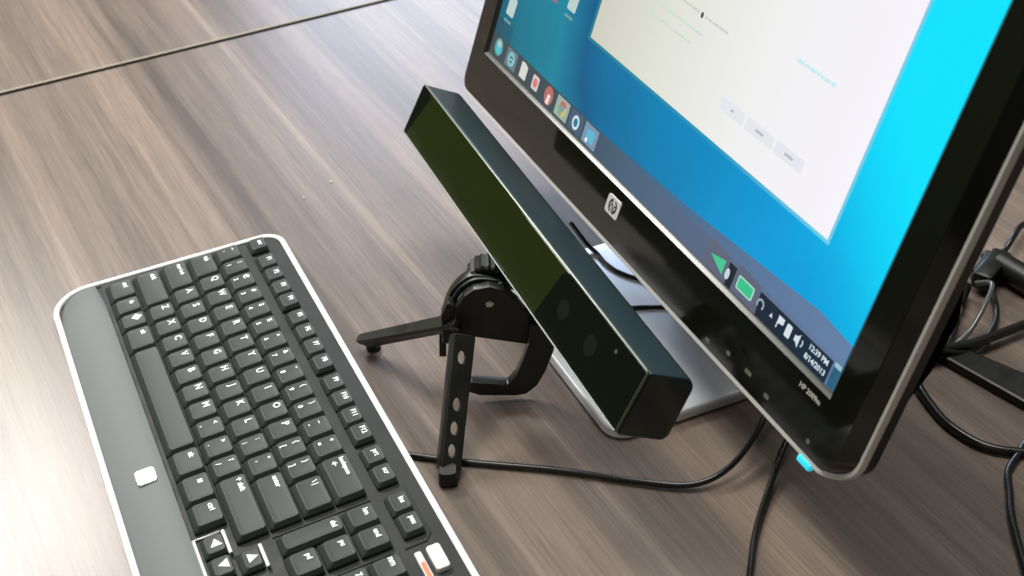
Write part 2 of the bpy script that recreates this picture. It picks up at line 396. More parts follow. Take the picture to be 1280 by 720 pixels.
# function row
fr = [(0.5, 17.5, 'esc')]
for names, ends in ((('F1', 'F2', 'F3', 'F4'), (24.0, 41.6, 59.0, 76.8, 94.5)), (('F5', 'F6', 'F7', 'F8'), (98.2, 115.7, 133.4, 151.7, 169.8)),
                    (('F9', 'F10', 'F11', 'F12'), (174.6, 192.4, 210.0, 227.4, 245.3)), (('prt', 'scr'), (250.0, 267.6, 285.5)), (('ins', 'pau'), (294.0, 311.6, 329.5))):
    for i, s in enumerate(names): fr.append((ends[i], ends[i + 1], s))
for a, b, s in fr:
    key(a, b, 105.4, 119.4, [(s, 8.2, -4.3, 4.6)], hgt=3.2)
# navigation keys right of the main block
key(293, 308.6, 2 * PV + .5, 4 * PV - .6, [('del', 7.8, -5, 4.4)], label='tall delete key')
for (a, b, r, s) in ((293.2, 311.5, 4, 'hm'), (311.8, 331, 4, 'end'), (309.5, 330, 3, 'pu'), (309.5, 330, 2, 'pd')):
    key(a, b, r * PV, (r + 1) * PV - .4, [(s, 7.6, -5.4, 4.4)])
# arrow keys in their bright bracket frame
for (a, b, v0, v1, s) in ((272.8, 289.5, 0.6, 14.6, '\u25c4'), (290.5, 307.5, 0.6, 14.6, '\u25bc'), (308.5, 325.5, 0.6, 14.6, '\u25ba'), (293.5, 310.5, 16.4, 30.6, '\u25b2')):
    key(a, b, v0, v1, [(s, 8, -5.5, 7)], hgt=3.0)
def bar(name, pts, r, m, parent): return tube(name, pts, r, m, parent, n=6, smooth_path=False, flat=0.8)
for pts in (([(270.3, 14, -.6), (270.3, -1.6, -.6), (340, -1.6, -.6)]), ([(272, 15.6, 1.2), (291.0, 15.6, 1.2)]), ([(293, 31.8, 1.2), (311, 31.8, 1.2)])):
    bar('arrow_frame', pts, 1.15, M_rim, kbd)
for pts in ([(334, 60, -.9), (334, 97, -.9)], [(289.6, 2 * PV, -.9), (289.6, 5 * PV, -.9)], [(288, 121, -.9), (330, 121, -.9), (334.4, 117, -.9), (334.4, 104, -.9)]):
    bar('deck_ridge', pts, 0.7, M_deck, kbd)
# numeric pad, running out of the frame
NP = [['0', '.', ''], ['1', '2', '3'], ['4', '5', '6'], ['7', '8', '9'], ['nm', '/', '*']]
for r in range(1, 5):
    for c_ in range(3): key(337 + c_ * U, 337 + (c_ + 1) * U - .2, r * PV, (r + 1) * PV, [(NP[r][c_], 6.3, -5.6, 5.4)])
key(337, 337 + 2 * U, 0, PV, [('0', 6.3, -5.6, 5.4)]); key(337 + 2 * U, 337 + 3 * U, 0, PV, [('.', 6.3, -5.6, 5.4)])
wk = slab('power_button', rounded([(341.5, 113.6, 1.8), (360, 113.6, 1.8), (360, 121.8, 1.8), (341.5, 121.8, 1.8)], 3), -1.3, 2.4, 0.8, M_white, kbd)
wk['label'] = 'white oblong button at the back edge of the deck'
M_or = mat('orange_lamp', (0.8, 0.12, 0.04, 1), 0.4, emit=(1.0, 0.10, 0.03, 1), es=0.9)
lw = slab('indicator_surround', rounded([(341.5, 106.5, 1.2), (364, 106.5, 1.2), (364, 110.8, 1.2), (341.5, 110.8, 1.2)], 3), -1.3, 1.2, 0.5, M_rim, kbd)
lo = slab('indicator_lamp', rounded([(350, 107.4, 1.0), (364, 107.4, 1.0), (364, 109.9, 1.0), (350, 109.9, 1.0)], 3), 1.0, 1.6, 0.2, M_or, kbd)
lo['label'] = 'orange glowing indicator'

# ------------------------------------------------------------------ monitor
mon = thing('monitor', 'glossy black widescreen monitor showing a blue desktop with a white window', 'monitor', (195, 350, 0))
RMe = Euler((math.radians(-18.385), 0, math.radians(0.0427)), 'XYZ'); OM = Vector((412.67, 319.07, 111.73)); MO = Vector((195, 350, 0))
def mpart(o):
    if o.parent is mon: o.location = (OM - MO) * S; o.rotation_euler = RMe
    return o
def y_ring(pts, y, yf=None): return [(x, y if yf is None else yf(x, z), z) for x, z in pts]
SC = [(-447.3, 0.0), (0.2, 0.0), (0.2, 250.0), (-447.3, 250.0)]
OUTM = rounded([(-470, -38.5, 9), (24, -38.5, 11), (24, 272, 11), (-470, 272, 9)], 8)
OUT2 = rounded([(-478, -39.0, 13), (31.5, -39.0, 16), (31.5, 280, 16), (-478, 280, 13)], 8)
def corner4(n):       # opening outline resampled to match the outer ring corner by corner
    out = []
    for c_ in SC: out += [c_] * (n // 4)
    return out
n4 = len(OUTM)
hole = corner4(n4); hin = [(x + (1.6 if x > -200 else -1.6) * -1, z + (1.6 if z < 100 else -1.6)) for x, z in hole]
# bezel: lip down to the glass, flat face, then the sloped side shoulder
dd = lambda x, z: 0.8 + 7.2 * min(1, max(0, (x - 16) / 13)) + 7.2 * min(1, max(0, (-466 - x) / 11))
big = lambda pts, d: [(x + (-d if x < -200 else d), z + (-d if z < 100 else d)) for x, z in pts]
mpart(loft('bezel', [y_ring(big(hole, 3.0), 0.5), y_ring(big(hole, 3.2), 0.0), y_ring(OUTM, 0.0), y_ring(offset(OUTM, -0.6), 0.3), y_ring(OUT2, 0, dd)], M_gloss, mon, cap0=False, cap1=False, smooth=20))
mpart(loft('inner_lip', [y_ring(hole, 2.6), y_ring(big(hole, 1.4), 1.7), y_ring(big(hole, 3.0), 0.2)], mat('lip_plastic', (0.03, 0.032, 0.026, 1), 0.24, spec=0.42), mon, cap0=False, cap1=False, smooth=50))
o1 = OUT2; o2 = offset(OUT2, -3.4)
dd2 = lambda a: (lambda x, z: dd(x, z) + a)
mpart(loft('edge_rim', [y_ring(o1, 0, dd2(-0.1)), y_ring(offset(OUT2, -1.0), 0, dd2(-0.7)), y_ring(offset(OUT2, -2.6), 0, dd2(-0.9)), y_ring(o2, 0, dd2(0.4)), y_ring(o2, 0, dd2(3))], M_rim, mon, cap0=False, cap1=False))
mpart(loft('rear_shell', [y_ring(offset(OUT2, -2.2), 0, dd2(2.5)), y_ring(offset(OUT2, -1.6), 20), y_ring(offset(OUT2, 6), 28), y_ring(offset(OUT2, 60), 52), y_ring(offset(OUT2, 90), 55)], M_black, mon, cap0=False))

def screen_mat():
    m = bpy.data.materials.new('desktop_wallpaper'); m.use_nodes = True; nt = m.node_tree; N = nt.nodes; L = nt.links; p = N['Principled BSDF']
    tc = N.new('ShaderNodeTexCoord'); sp = N.new('ShaderNodeSeparateXYZ'); L.new(tc.outputs['Object'], sp.inputs[0])
    mr = N.new('ShaderNodeMapRange'); L.new(sp.outputs['X'], mr.inputs['Value']); mr.inputs['From Min'].default_value = -0.447; mr.inputs['From Max'].default_value = 0.0
    mz = N.new('ShaderNodeMath'); mz.operation = 'MULTIPLY_ADD'; L.new(sp.outputs['Z'], mz.inputs[0]); mz.inputs[1].default_value = 0.9; L.new(mr.outputs['Result'], mz.inputs[2])
    n = N.new('ShaderNodeTexNoise'); n.inputs['Scale'].default_value = 9; n.inputs['Detail'].default_value = 1.5; L.new(tc.outputs['Object'], n.inputs['Vector'])
    n2 = N.new('ShaderNodeMath'); n2.operation = 'MULTIPLY_ADD'; L.new(n.outputs['Fac'], n2.inputs[0]); n2.inputs[1].default_value = 0.28; L.new(mz.outputs[0], n2.inputs[2])
    r = N.new('ShaderNodeValToRGB'); L.new(n2.outputs[0], r.inputs['Fac']); e = r.color_ramp.elements
    st = [(0.10, srgb(14, 84, 112)), (0.24, srgb(22, 108, 132)), (0.38, srgb(26, 132, 158)), (0.52, srgb(10, 92, 138)), (0.66, srgb(4, 122, 172)), (0.84, srgb(0, 142, 200)), (1.0, srgb(0, 160, 222))]
    e[0].position, e[0].color = st[0]; e[1].position, e[1].color = st[-1]
    for q in st[1:-1]: x = e.new(q[0]); x.color = q[1]
    # wallpaper gradient plus viewing-angle brightening put into the colour, right and upper side
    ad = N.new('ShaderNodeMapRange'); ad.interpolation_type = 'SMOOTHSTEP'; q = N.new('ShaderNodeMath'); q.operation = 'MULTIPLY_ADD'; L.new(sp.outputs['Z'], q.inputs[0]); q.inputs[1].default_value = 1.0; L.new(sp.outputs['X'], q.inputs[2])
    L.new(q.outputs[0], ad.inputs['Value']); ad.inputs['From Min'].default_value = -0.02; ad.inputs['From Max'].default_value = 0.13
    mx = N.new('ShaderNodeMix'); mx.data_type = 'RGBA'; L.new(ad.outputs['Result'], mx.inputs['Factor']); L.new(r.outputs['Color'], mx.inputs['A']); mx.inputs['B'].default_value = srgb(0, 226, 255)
    # faint hard-edged facets
    vo = N.new('ShaderNodeTexVoronoi'); vo.inputs['Scale'].default_value = 7; L.new(tc.outputs['Object'], vo.inputs['Vector'])
    vr = N.new('ShaderNodeMapRange'); L.new(vo.outputs['Color'], vr.inputs['Value']); vr.inputs['To Min'].default_value = 0.95; vr.inputs['To Max'].default_value = 1.04
    mm = N.new('ShaderNodeMix'); mm.data_type = 'RGBA'; mm.blend_type = 'MULTIPLY'; mm.inputs['Factor'].default_value = 1.0; L.new(mx.outputs['Result'], mm.inputs['A']); L.new(vr.outputs['Result'], mm.inputs['B'])
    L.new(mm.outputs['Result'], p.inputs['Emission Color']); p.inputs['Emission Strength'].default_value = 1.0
    p.inputs['Base Color'].default_value = (0.006, 0.007, 0.007, 1); p.inputs['Roughness'].default_value = 0.35; p.inputs['Specular IOR Level'].default_value = 0.12
    return m
def grad_mat(name, stops, axis='X', a=0, b=1, s=1.0):
    m = bpy.data.materials.new(name); m.use_nodes = True; nt = m.node_tree; N = nt.nodes; L = nt.links; p = N['Principled BSDF']
    tc = N.new('ShaderNodeTexCoord'); sp = N.new('ShaderNodeSeparateXYZ'); L.new(tc.outputs['Object'], sp.inputs[0])
    mr = N.new('ShaderNodeMapRange'); L.new(sp.outputs[axis], mr.inputs['Value']); mr.inputs['From Min'].default_value = a * S; mr.inputs['From Max'].default_value = b * S
    r = N.new('ShaderNodeValToRGB'); L.new(mr.outputs['Result'], r.inputs['Fac']); e = r.color_ramp.elements
    e[0].position, e[0].color = stops[0]; e[1].position, e[1].color = stops[-1]
    for q in stops[1:-1]: x = e.new(q[0]); x.color = q[1]
    L.new(r.outputs['Color'], p.inputs['Emission Color']); p.inputs['Emission Strength'].default_value = s
    p.inputs['Base Color'].default_value = (0.006, 0.006, 0.006, 1); p.inputs['Roughness'].default_value = 0.35; p.inputs['Specular IOR Level'].default_value = 0.12
    return m
def flat(name, pts, y, m, parent):
    return mesh(name, [(x, y, z) for x, z in pts], [tuple(range(len(pts)))], m, parent)
def rect(x0, x1, z0, z1): return [(x0, z0), (x1, z0), (x1, z1), (x0, z1)]
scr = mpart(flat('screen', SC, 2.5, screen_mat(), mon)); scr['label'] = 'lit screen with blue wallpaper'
# taskbar
M_tb = grad_mat('taskbar_glass', [(0, srgb(62, 78, 82)), (0.3, srgb(62, 78, 88)), (0.5, srgb(76, 100, 124)), (0.75, srgb(92, 106, 134)), (1, srgb(98, 124, 160))], 'X', -447, 0)
flat('taskbar', rect(-447.3, 0.2, 0, 17.0), 2.42, M_tb, scr)
M_tbd = grad_mat('taskbar_tray', [(0, srgb(30, 38, 48)), (1, srgb(22, 44, 62))], 'X', -130, 0)
flat('tray', rect(-128, -7, 0, 14.2), 2.38, M_tbd, scr)
flat('taskbar_sheen', [(-280, 16.9), (0.2, 16.9), (0.2, 28.5), (-30, 31), (-160, 21.5)], 2.40, grad_mat('aero_sheen', [(0, srgb(50, 100, 132)), (0.5, srgb(84, 112, 146)), (1, srgb(100, 128, 164))], 'X', -250, 0), scr)
# windows
M_win = grad_mat('window_paper', [(0, srgb(206, 204, 192)), (0.3, srgb(224, 226, 214)), (0.65, srgb(240, 240, 240)), (1, srgb(246, 243, 250))], 'X', -320, -45)
flat('window_border', rect(-321.5, -43.2, 63.6, 250), 2.40, grad_mat('aero_border', [(0, srgb(40, 126, 140)), (0.6, srgb(40, 150, 190)), (1, srgb(110, 205, 232))], 'X', -320, -45), scr)
flat('window', rect(-318.4, -45.4, 65.8, 250), 2.34, M_win, scr)
M_link = glow('link_text', srgb(200, 222, 214)); M_grey = glow('grey_text', srgb(204, 203, 206)); M_btn = glow('button_face', srgb(229, 230, 236)); M_ink = glow('dark_text', srgb(70, 84, 88))
M_soft = glow('soft_text', srgb(186, 190, 194))
def words(x0, x1, z, h, m):
    bm = bmesh.new(); x = x0
    while x < x1:
        w_ = random.uniform(2.2, 6.5); e = min(x + w_, x1)
        q = [bm.verts.new((a * S, 2.30 * S, b * S)) for a, b in ((x, z - h / 2), (e, z - h / 2), (e, z + h / 2), (x, z + h / 2))]; bm.faces.new(q)
        x = e + 0.8
    return bmobj('text_line', bm, m, scr, None)
words(-272, -213, 106.5, 1.7, M_link); words(-262, -203, 115, 1.7, M_link); words(-300, -292, 106.5, 1.7, M_link)
words(-240, -214, 126, 1.5, M_grey); words(-207, -181, 125.5, 1.5, M_grey); words(-118, -82, 137.2, 2.0, glow('cyan_text', srgb(196, 236, 244)))
words(-300, -250, 140, 1.7, M_grey); words(-300, -200, 152, 1.7, M_grey)
flat('bullet_mark', ellipse(-210.5, 125.4, 1.5, 2.0, 10), 2.30, M_ink, scr)
for a, b, t in ((-166.5, -141.5, 3), (-139.5, -111.5, 8), (-109.5, -83, 8)):
    bt = flat('dialog_button', rounded([(a, 85.2, 1), (b, 85.2, 1), (b, 92.8, 1), (a, 92.8, 1)], 3), 2.31, M_btn, scr)
    c_ = (a + b) / 2; flat('button_text', rect(c_ - t / 2, c_ + t / 2, 88.2, 89.9), 2.27, M_soft, scr)
# taskbar icons: (x, back tile colour or None, shape)
def tile(x, col, w_=17.5, z0=1.5, z1=15.8): flat('icon_tile', rounded([(x - w_ / 2, z0, 1), (x + w_ / 2, z0, 1), (x + w_ / 2, z1, 1), (x - w_ / 2, z1, 1)], 3), 2.34, glow('tile_glass', col), scr)
def icon(pts, col, y=2.30): return flat('icon', pts, y, glow('icon_colour', col), scr)
icon(ellipse(-434, 9, 6.6, 6.8), srgb(90, 150, 158)); icon(ellipse(-434, 7, 4.6, 3.4), srgb(60, 190, 196), 2.27); icon(ellipse(-434, 11.5, 3.6, 2.6), srgb(170, 200, 196), 2.26)
tile(-411.5, srgb(98, 118, 124)); icon(ellipse(-411.5, 8.6, 5.6, 5.6), srgb(120, 190, 200)); icon(ellipse(-411.5, 8.4, 3.0, 2.6), srgb(70, 98, 106), 2.27); icon(rect(-414, -406.4, 7.6, 9), srgb(150, 205, 210), 2.26)
icon(rounded([(-395, 3, 1), (-384.5, 3, 1), (-384.5, 13.4, 1), (-389, 15, 1), (-395, 15, 1)], 3), srgb(212, 214, 206))
icon(rounded([(-374.5, 3.2, 1.5), (-364.5, 3.2, 1.5), (-364.5, 13.8, 1.5), (-374.5, 13.8, 1.5)], 3), srgb(205, 200, 196)); icon(ellipse(-369.5, 8.5, 3.2, 3.4), srgb(214, 116, 112), 2.27)
icon(ellipse(-347.5, 8.6, 6.4, 7.0), srgb(180, 104, 100)); icon([(-350, 2.4), (-345.5, 2.6), (-344.8, 9.5), (-348.4, 9.8)], srgb(226, 222, 214), 2.27)
tile(-326, srgb(152, 172, 164), 19)
def wedge(cx, cz, r, a0, a1, r0=0.0): return [(cx + r * math.cos(math.radians(a0 + (a1 - a0) * i / 8)), cz + r * math.sin(math.radians(a0 + (a1 - a0) * i / 8))) for i in range(9)] + [(cx + r0 * math.cos(math.radians(a1 - (a1 - a0) * i / 8)), cz + r0 * math.sin(math.radians(a1 - (a1 - a0) * i / 8))) for i in range(9)]
icon(wedge(-325.5, 8.6, 5.6, 30, 150, 2.4), srgb(188, 104, 100)); icon(wedge(-325.5, 8.6, 5.6, 150, 270, 2.4), srgb(120, 168, 112)); icon(wedge(-325.5, 8.6, 5.6, 270, 390, 2.4), srgb(200, 186, 110)); icon(ellipse(-325.5, 8.6, 2.2, 2.2), srgb(110, 146, 176), 2.27)
tile(-304.5, srgb(66, 92, 116), 18.5); icon(ellipse(-304.5, 8.4, 4.8, 5.2), srgb(206, 224, 228)); icon(ellipse(-304.5, 8.4, 2.8, 3.1), srgb(30, 120, 150), 2.27)
tile(-283, srgb(122, 146, 172), 19); icon(rounded([(-288, 4, 2), (-277.5, 4, 2), (-277.5, 12.6, 2), (-288, 12.6, 2)], 3), srgb(92, 180, 210)); icon(ellipse(-286.5, 4.4, 1.7, 1.7), srgb(236, 236, 232), 2.27)
flat('show_start_glow', rect(-447, -420, 17, 29), 2.41, grad_mat('dim_glow', [(0, srgb(40, 84, 100)), (1, srgb(26, 96, 120))], 'X', -447, -420), scr)
# desktop shortcuts near the top left
for (cx, cz) in ((-432, 41), (-352, 77)):
    icon(rounded([(cx - 6, cz - 6, 1.5), (cx + 6, cz - 6, 1.5), (cx + 7, cz + 8, 1.5), (cx - 5, cz + 9, 1.5)], 3), srgb(186, 206, 204)); icon(rect(cx - 6, cz + 1 + 5, cz - 11, cz - 9) if False else [(cx - 6, cz - 11.5), (cx + 5, cz - 11.5), (cx + 5, cz - 9.6), (cx - 6, cz - 9.6)], srgb(110, 160, 160))
icon(rect(-380, -372, 68, 72), srgb(140, 110, 120))
# tray items
for x0, x1 in ((-133, -107), (-101, -74.5)):
    flat('tray_tab', rounded([(x0, 0.2, 0.2), (x1, 0.2, 0.2), (x1 - 2, 16.5, 4), (x0, 18.5, 4)], 5), 2.34, glow('tab_glass', srgb(92, 100, 120)), scr)
icon([(-127, 9.6), (-112, 3.4), (-112, 12.8)], srgb(70, 196, 142), 2.29); icon(ellipse(-107.5, 6.8, 2.2, 3.6, 12), srgb(200, 212, 222), 2.29)
icon(rounded([(-97.5, 4, 1.5), (-81, 4, 1.5), (-81, 12.6, 1.5), (-97.5, 12.6, 1.5)], 4), srgb(166, 214, 196), 2.30); icon(rounded([(-96.3, 5, 1), (-82.3, 5, 1), (-82.3, 11.6, 1), (-96.3, 11.6, 1)], 4), srgb(56, 192, 138), 2.27)
icon(wedge(-73, 7.6, 3.6, -40, 220, 2.2), srgb(150, 166, 184), 2.28); icon([(-63.4, 6.4), (-60.4, 6.4), (-61.9, 9.2)], srgb(200, 214, 224))
icon([(-56, 4), (-55, 4), (-55, 7), (-50.5, 8), (-50.5, 11.6), (-56, 11.6)], srgb(212, 222, 230)); icon(rounded([(-47.8, 4, 1), (-43, 4, 1), (-43, 11.8, 1), (-47.8, 11.8, 1)], 3), srgb(212, 222, 230))
icon([(-39.4, 6.2), (-37.6, 6.2), (-35.2, 3.8), (-35.2, 12), (-37.6, 9.8), (-39.4, 9.8)], srgb(212, 222, 230)); icon(wedge(-34.6, 8, 3.0, -50, 50, 2.0), srgb(190, 206, 220))
M_clk = glow('clock_text', srgb(216, 230, 240))
RX = Euler((math.radians(90), 0, 0))
for s, x, z in (('12:39 PM', -18.5, 10.6), ('8/14/2013', -18.5, 4.4)):
    o = link('clock_text', text_mesh(s, 4.6, 0, 0.12), M_clk, scr); o.rotation_euler = RX; o.location = (x * S, 2.32 * S, z * S)
flat('show_desktop_button', rect(-5.6, 0.1, 0.3, 13.6), 2.33, glow('tray_end', srgb(40, 92, 122)), scr); flat('show_desktop_highlight', rect(-5.4, 0.1, 12.4, 15.2), 2.30, glow('tray_end_light', srgb(150, 190, 204)), scr)
# emblem, model text, buttons, power lamp
M_plate = mat('emblem_silver', (0.74, 0.75, 0.73, 1), 0.3, metal=0.25, emit=(0.74, 0.75, 0.73, 1), es=0.0)
em = mpart(slab('emblem', rounded([(-237.6, -22.6, 2.2), (-221.0, -22.6, 2.2), (-221.0, -9.6, 2.2), (-237.6, -9.6, 2.2)], 4), 0, 0.8, 0.2, M_plate, mon, axis='y'))
em['label'] = 'small silver emblem with the letters hp in a ring'
M_ink2 = mat('emblem_ink', (0.02, 0.022, 0.022, 1), 0.4)
for a0, a1 in ((105, 250), (-75, 70)):
    pts = [(-229.3 + (x + 229.3) * 1.0, z) for x, z in wedge(-229.3, -16.1, 5.2, a0, a1, 3.7)]
    flat('emblem_ring', pts, -0.84, M_ink2, em)
o = link('emblem_letters', text_mesh('hp', 8.6, 0.35, 0.15), M_ink2, em); o.rotation_euler = RX; o.location = (-229.3 * S, -0.84 * S, -16.0 * S)
M_mtxt = mat('model_print', (0.42, 0.42, 0.36, 1), 0.4)
o = link('model_text', text_mesh('HP 2009m', 4.4, 0, 0.15), M_mtxt, mon); mpart(o); o.rotation_euler = (RMe.to_matrix() @ RX.to_matrix()).to_euler(); o.location = ((OM - MO) + RMe.to_matrix() @ Vector((-11, -0.05, -9.2))) * S
for x, z, a in ((-100, -34.6, 2.2), (-79.5, -30, 2.0), (-59, -29.2, 3.2), (-39, -31.4, 2.4), (1.5, -31.8, 1.5)):
    mpart(mesh('bezel_button_mark', [(px, -0.05, pz) for px, pz in rounded([(x - a, z - 1.4, 1), (x + a, z - 1.4, 1), (x + a, z + 1.4, 1), (x - a, z + 1.4, 1)], 3)], [tuple(range(16))], mat('button_mark', (0.11, 0.125, 0.09, 1), 0.4), mon))
mpart(box('power_lamp', 0.0, 11.0, -1.4, 2.5, -45.0, -41.0, 0.8, mat('blue_lamp', (0.05, 0.55, 0.7, 1), 0.3, emit=(0.01, 0.50, 0.66, 1), es=0.8), mon))['label'] = 'blue lit power lamp under the lower edge'
# stand: silver foot slab, neck
foot = slab('stand_foot', rounded([(103, 256.5, 22), (294, 256.5, 15), (294, 470, 30), (103, 470, 30)], 10), 1.2, 8.2, 2.6, M_silver, mon, steps=4); foot.location = (-MO) * S
fb = slab('foot_pad', rounded([(110, 263, 18), (288, 263, 12), (288, 464, 26), (110, 464, 26)], 8), 0, 1.3, 0, M_dark, mon); fb.location = (-MO) * S
nk = loft('stand_neck', [[(x, y, z) for x, y in rounded([(155, a, 8), (235, a, 8), (235, b, 8), (155, b, 8)], 5)] for z, a, b in ((7, 372, 412), (60, 376, 412), (130, 392, 424), (190, 408, 436))], M_black, mon); nk.location = (-MO) * S

# ------------------------------------------------------------------ sensor bar
RKe = Matrix(((0.9992153, 0.0350317, 0.0184811), (-0.0396078, 0.8837722, 0.4662380), (0, -0.4666042, 0.8844663))).to_euler()
OK_ = Vector((375.15, 232.25, 128.29))
sb = thing('sensor_bar', 'long glossy black camera sensor bar mounted below the monitor', 'sensor bar', OK_, RKe)
def xsec(inset=0, zoff=0):      # y,z cross-section, rounded rear corners
    return rounded([(0.9 + 0, -0.3, 1.2), (33.2, 0.4, 8), (35.2, -41.0, 4.5), (1.2, -41.2, 2.0)], 5)
XS = xsec(); cy, cz = 17, -20
def xr(x, s): return [(x, cy + (y - cy) * s, cz + (z - cz) * s) for y, z in XS]
loft('housing', [xr(-352, 0.90), xr(-351.4, 0.965), xr(-349.5, 1.0), xr(-2, 1.0), xr(-0.4, 0.985), xr(0.3, 0.94)], M_satin, sb)
FP = rounded([(-351.6, -40.2, 2.5), (-0.2, -40.2, 2.0), (-0.6, 0.2, 2.0), (-351.6, 0.0, 2.5)], 4)
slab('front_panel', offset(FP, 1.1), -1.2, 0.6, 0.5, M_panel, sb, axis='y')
q = FP; loft('panel_trim', [y_ring(q, 0.6), y_ring(q, -0.5), y_ring(offset(q, 0.5), -0.9), y_ring(offset(q, 1.1), -0.5)], M_trim, sb, cap0=False, cap1=False)
M_darkrefl = mat('black_gloss', (0.004, 0.005, 0.003, 1), 0.05, spec=0.7)
M_lens = mat('lens_glass', (0.010, 0.013, 0.008, 1), 0.03, spec=0.9)
slab('dark_reflection', rounded([(-112, -39.0, 1.5), (-1.6, -39.0, 1.5), (-1.8, -1.0, 1.5), (-104, -1.0, 10)], 5), -0.5, 0.66, 0.04, M_darkrefl, sb, axis='y')  # black inset paints the darker near third of the face's reflection
slab('dark_reflection_end', rounded([(-350.6, -39.0, 2), (-347, -39.0, 1), (-333, -1.2, 3), (-350.6, -1.2, 2)], 4), -0.5, 0.66, 0.04, M_darkrefl, sb, axis='y')  # black inset paints the dark border of the reflection at the far end
for x in (-52, -88):
    ln = mesh('lens', [(a, -0.72, b) for a, b in ellipse(x, -19.5, 6.2, 6.2, 24)], [tuple(range(24))], M_lens, sb)
# ------------------------------------------------------------------ tripod bracket
tri = thing('mini_tripod', 'small black plastic tripod with perforated leg under the sensor bar', 'tripod', (209, 208, 0))
nn = Vector((0.92617, -0.37711, 0)); nn.normalize(); ee = Vector((0.37711, 0.92617, 0)); ee.normalize(); zz = Vector((0, 0, 1))
def frame(H, t):       # xy -> (e, z) plane, extrusion along n
    M = Matrix.Identity(4); 
    for i in range(3): M[i][0] = ee[i]; M[i][1] = zz[i]; M[i][2] = nn[i]; M[i][3] = (H[i] + nn[i] * t) * S - (209 * S, 208 * S, 0)[i]
    return M
H1 = Vector((209, 208, 0)); H0 = Vector((222, 204, 0))
BR = [(-19.9, 50.9), (-19.2, 63.6), (-16.8, 72.9), (-11.4, 81.9), (-5.3, 86.5), (4.6, 88.4), (13.4, 84.9), (21.2, 77.0), (26.0, 68.7), (34.0, 67.0), (42.9, 57.0), (43.9, 39.5), (29.6, 41.0), (-6.8, 49.5)]
plate('hub_bracket', rounded([(x, y, 1.5) for x, y in BR], 2), [], frame(H1, 5), 7, 1.0, M_black, tri)
AR = [(27.3, 63.6), (26.0, 45.8), (21.7, 31.8), (18.0, 22.0), (12.7, 15.0), (-11.4, 18.4), (-13.8, 10.5), (-5.7, 6.6), (17.6, 5.2), (24.3, 6.2), (31.7, 13.2), (37.0, 24.3), (42.2, 40.4), (45.3, 59.5)]
plate('leg', rounded([(x, y, 1.6) for x, y in AR], 2), [], frame(H0, -2), 8, 1.0, M_leg, tri)['label'] = 'bent rear leg curving under the hub'
def band(name, pts, wid, t, depth, m):
    P = catmull([(x, y, 0) for x, y in pts], 5); L = []; R_ = []
    for i, p in enumerate(P):
        d = (P[min(i + 1, len(P) - 1)] - P[max(i - 1, 0)]).normalized(); nrm = Vector((-d.y, d.x, 0))
        L.append((p + nrm * wid / 2)[:2]); R_.append((p - nrm * wid / 2)[:2])
    return plate(name, [tuple(q) for q in L] + [tuple(q) for q in reversed(R_)], [], frame(H1, t), depth, 0.7, m, tri)
band('yoke', [(-27.5, 25.3), (-26.6, 41.9), (-24.3, 57.9), (-19.6, 72.5), (-12.6, 82.4), (-4.6, 87), (4.9, 85.0), (14.7, 78.3)], 4.6, -7, 8, M_black)
band('inner_yoke', [(-20.6, 56), (-18.6, 70.4), (-14.2, 79.6), (-8.0, 85.4), (-1.1, 87.6), (7.8, 86.0), (16.6, 81.1)], 3.6, -0.5, 3, M_satin)
def pt(s, h, t, H=H1): return H + ee * s + zz * h + nn * t - Vector((209, 208, 0))
# side cheek joining the left leg
ck = plate('side_cheek', rounded([(-26.5, 44), (-17.8, 43.5), (-17.6, 73), (-21.5, 77.5), (-26.5, 66)] and [(-26.5, 44, 1), (-17.8, 43.5, 1), (-17.6, 73, 2), (-21.5, 77.5, 2), (-26.5, 66, 2)], 2), [], frame(H1, 2.5), 9, 0.8, M_leg, tri)
# knurled knob
kp = pt(2.5, 82.5, -12)
rings = []
for i, (d, r) in enumerate(((-8, 8.5), (-7.5, 11.2), (6.0, 11.2), (7.2, 9.8), (7.4, 5.5), (8.6, 5.0))):
    rings.append([tuple(kp + nn * d + (zz * math.cos(a) + ee * math.sin(a)) * (r + ((0.8 if (q % 2) else -0.4) if r > 9 else 0))) for q, a in ((q, 2 * math.pi * q / 36) for q in range(36))])
loft('knurled_knob', rings, M_black, tri, smooth=20)
# screw
def disc(name, c, ax, r, h, m, parent, n=20, dome=0.3):
    ax = ax.normalized(); a = ax.orthogonal().normalized(); b = ax.cross(a); R_ = []
    for t, rr_ in ((0, r), (h * .7, r), (h, r * 0.75), (h * (1 + dome), r * .2)):
        R_.append([tuple(c + ax * t + (a * math.cos(2 * math.pi * q / n) + b * math.sin(2 * math.pi * q / n)) * rr_) for q in range(n)])
    return loft(name, R_, m, parent)
disc('screw', pt(4.2, 75.5, 8.4), nn, 2.5, 1.3, M_screw, tri)
mesh('status_light', [(a, -0.72, b) for a, b in ellipse(-30.5, -8.2, 1.3, 1.3, 12)], [tuple(range(12))], M_trim, sb)
disc('small_screw', pt(11.5, 85.5, 2.0), nn, 1.5, 1.0, M_trim, tri)
# stem and mounting plate under the bar
ext = Vector((OK_.x - 209, OK_.y - 208, OK_.z)); RK3 = RKe.to_matrix()
m0 = ext + RK3 @ Vector((-172, 17, -41.5)); tube('stem', [tuple(pt(6, 72, -10)), tuple(m0)], 8.5, M_black, tri, n=16, smooth_path=False)
mpv = [ext + RK3 @ Vector((x, y, z)) for z in (-42, -45.5) for x, y in rounded([(-196, 5, 4), (-150, 5, 4), (-150, 30, 4), (-196, 30, 4)], 4)]
k_ = len(mpv) // 2; loft('mount_plate', [[tuple(v) for v in mpv[:k_]], [tuple(v) for v in mpv[k_:]]], M_black, tri)
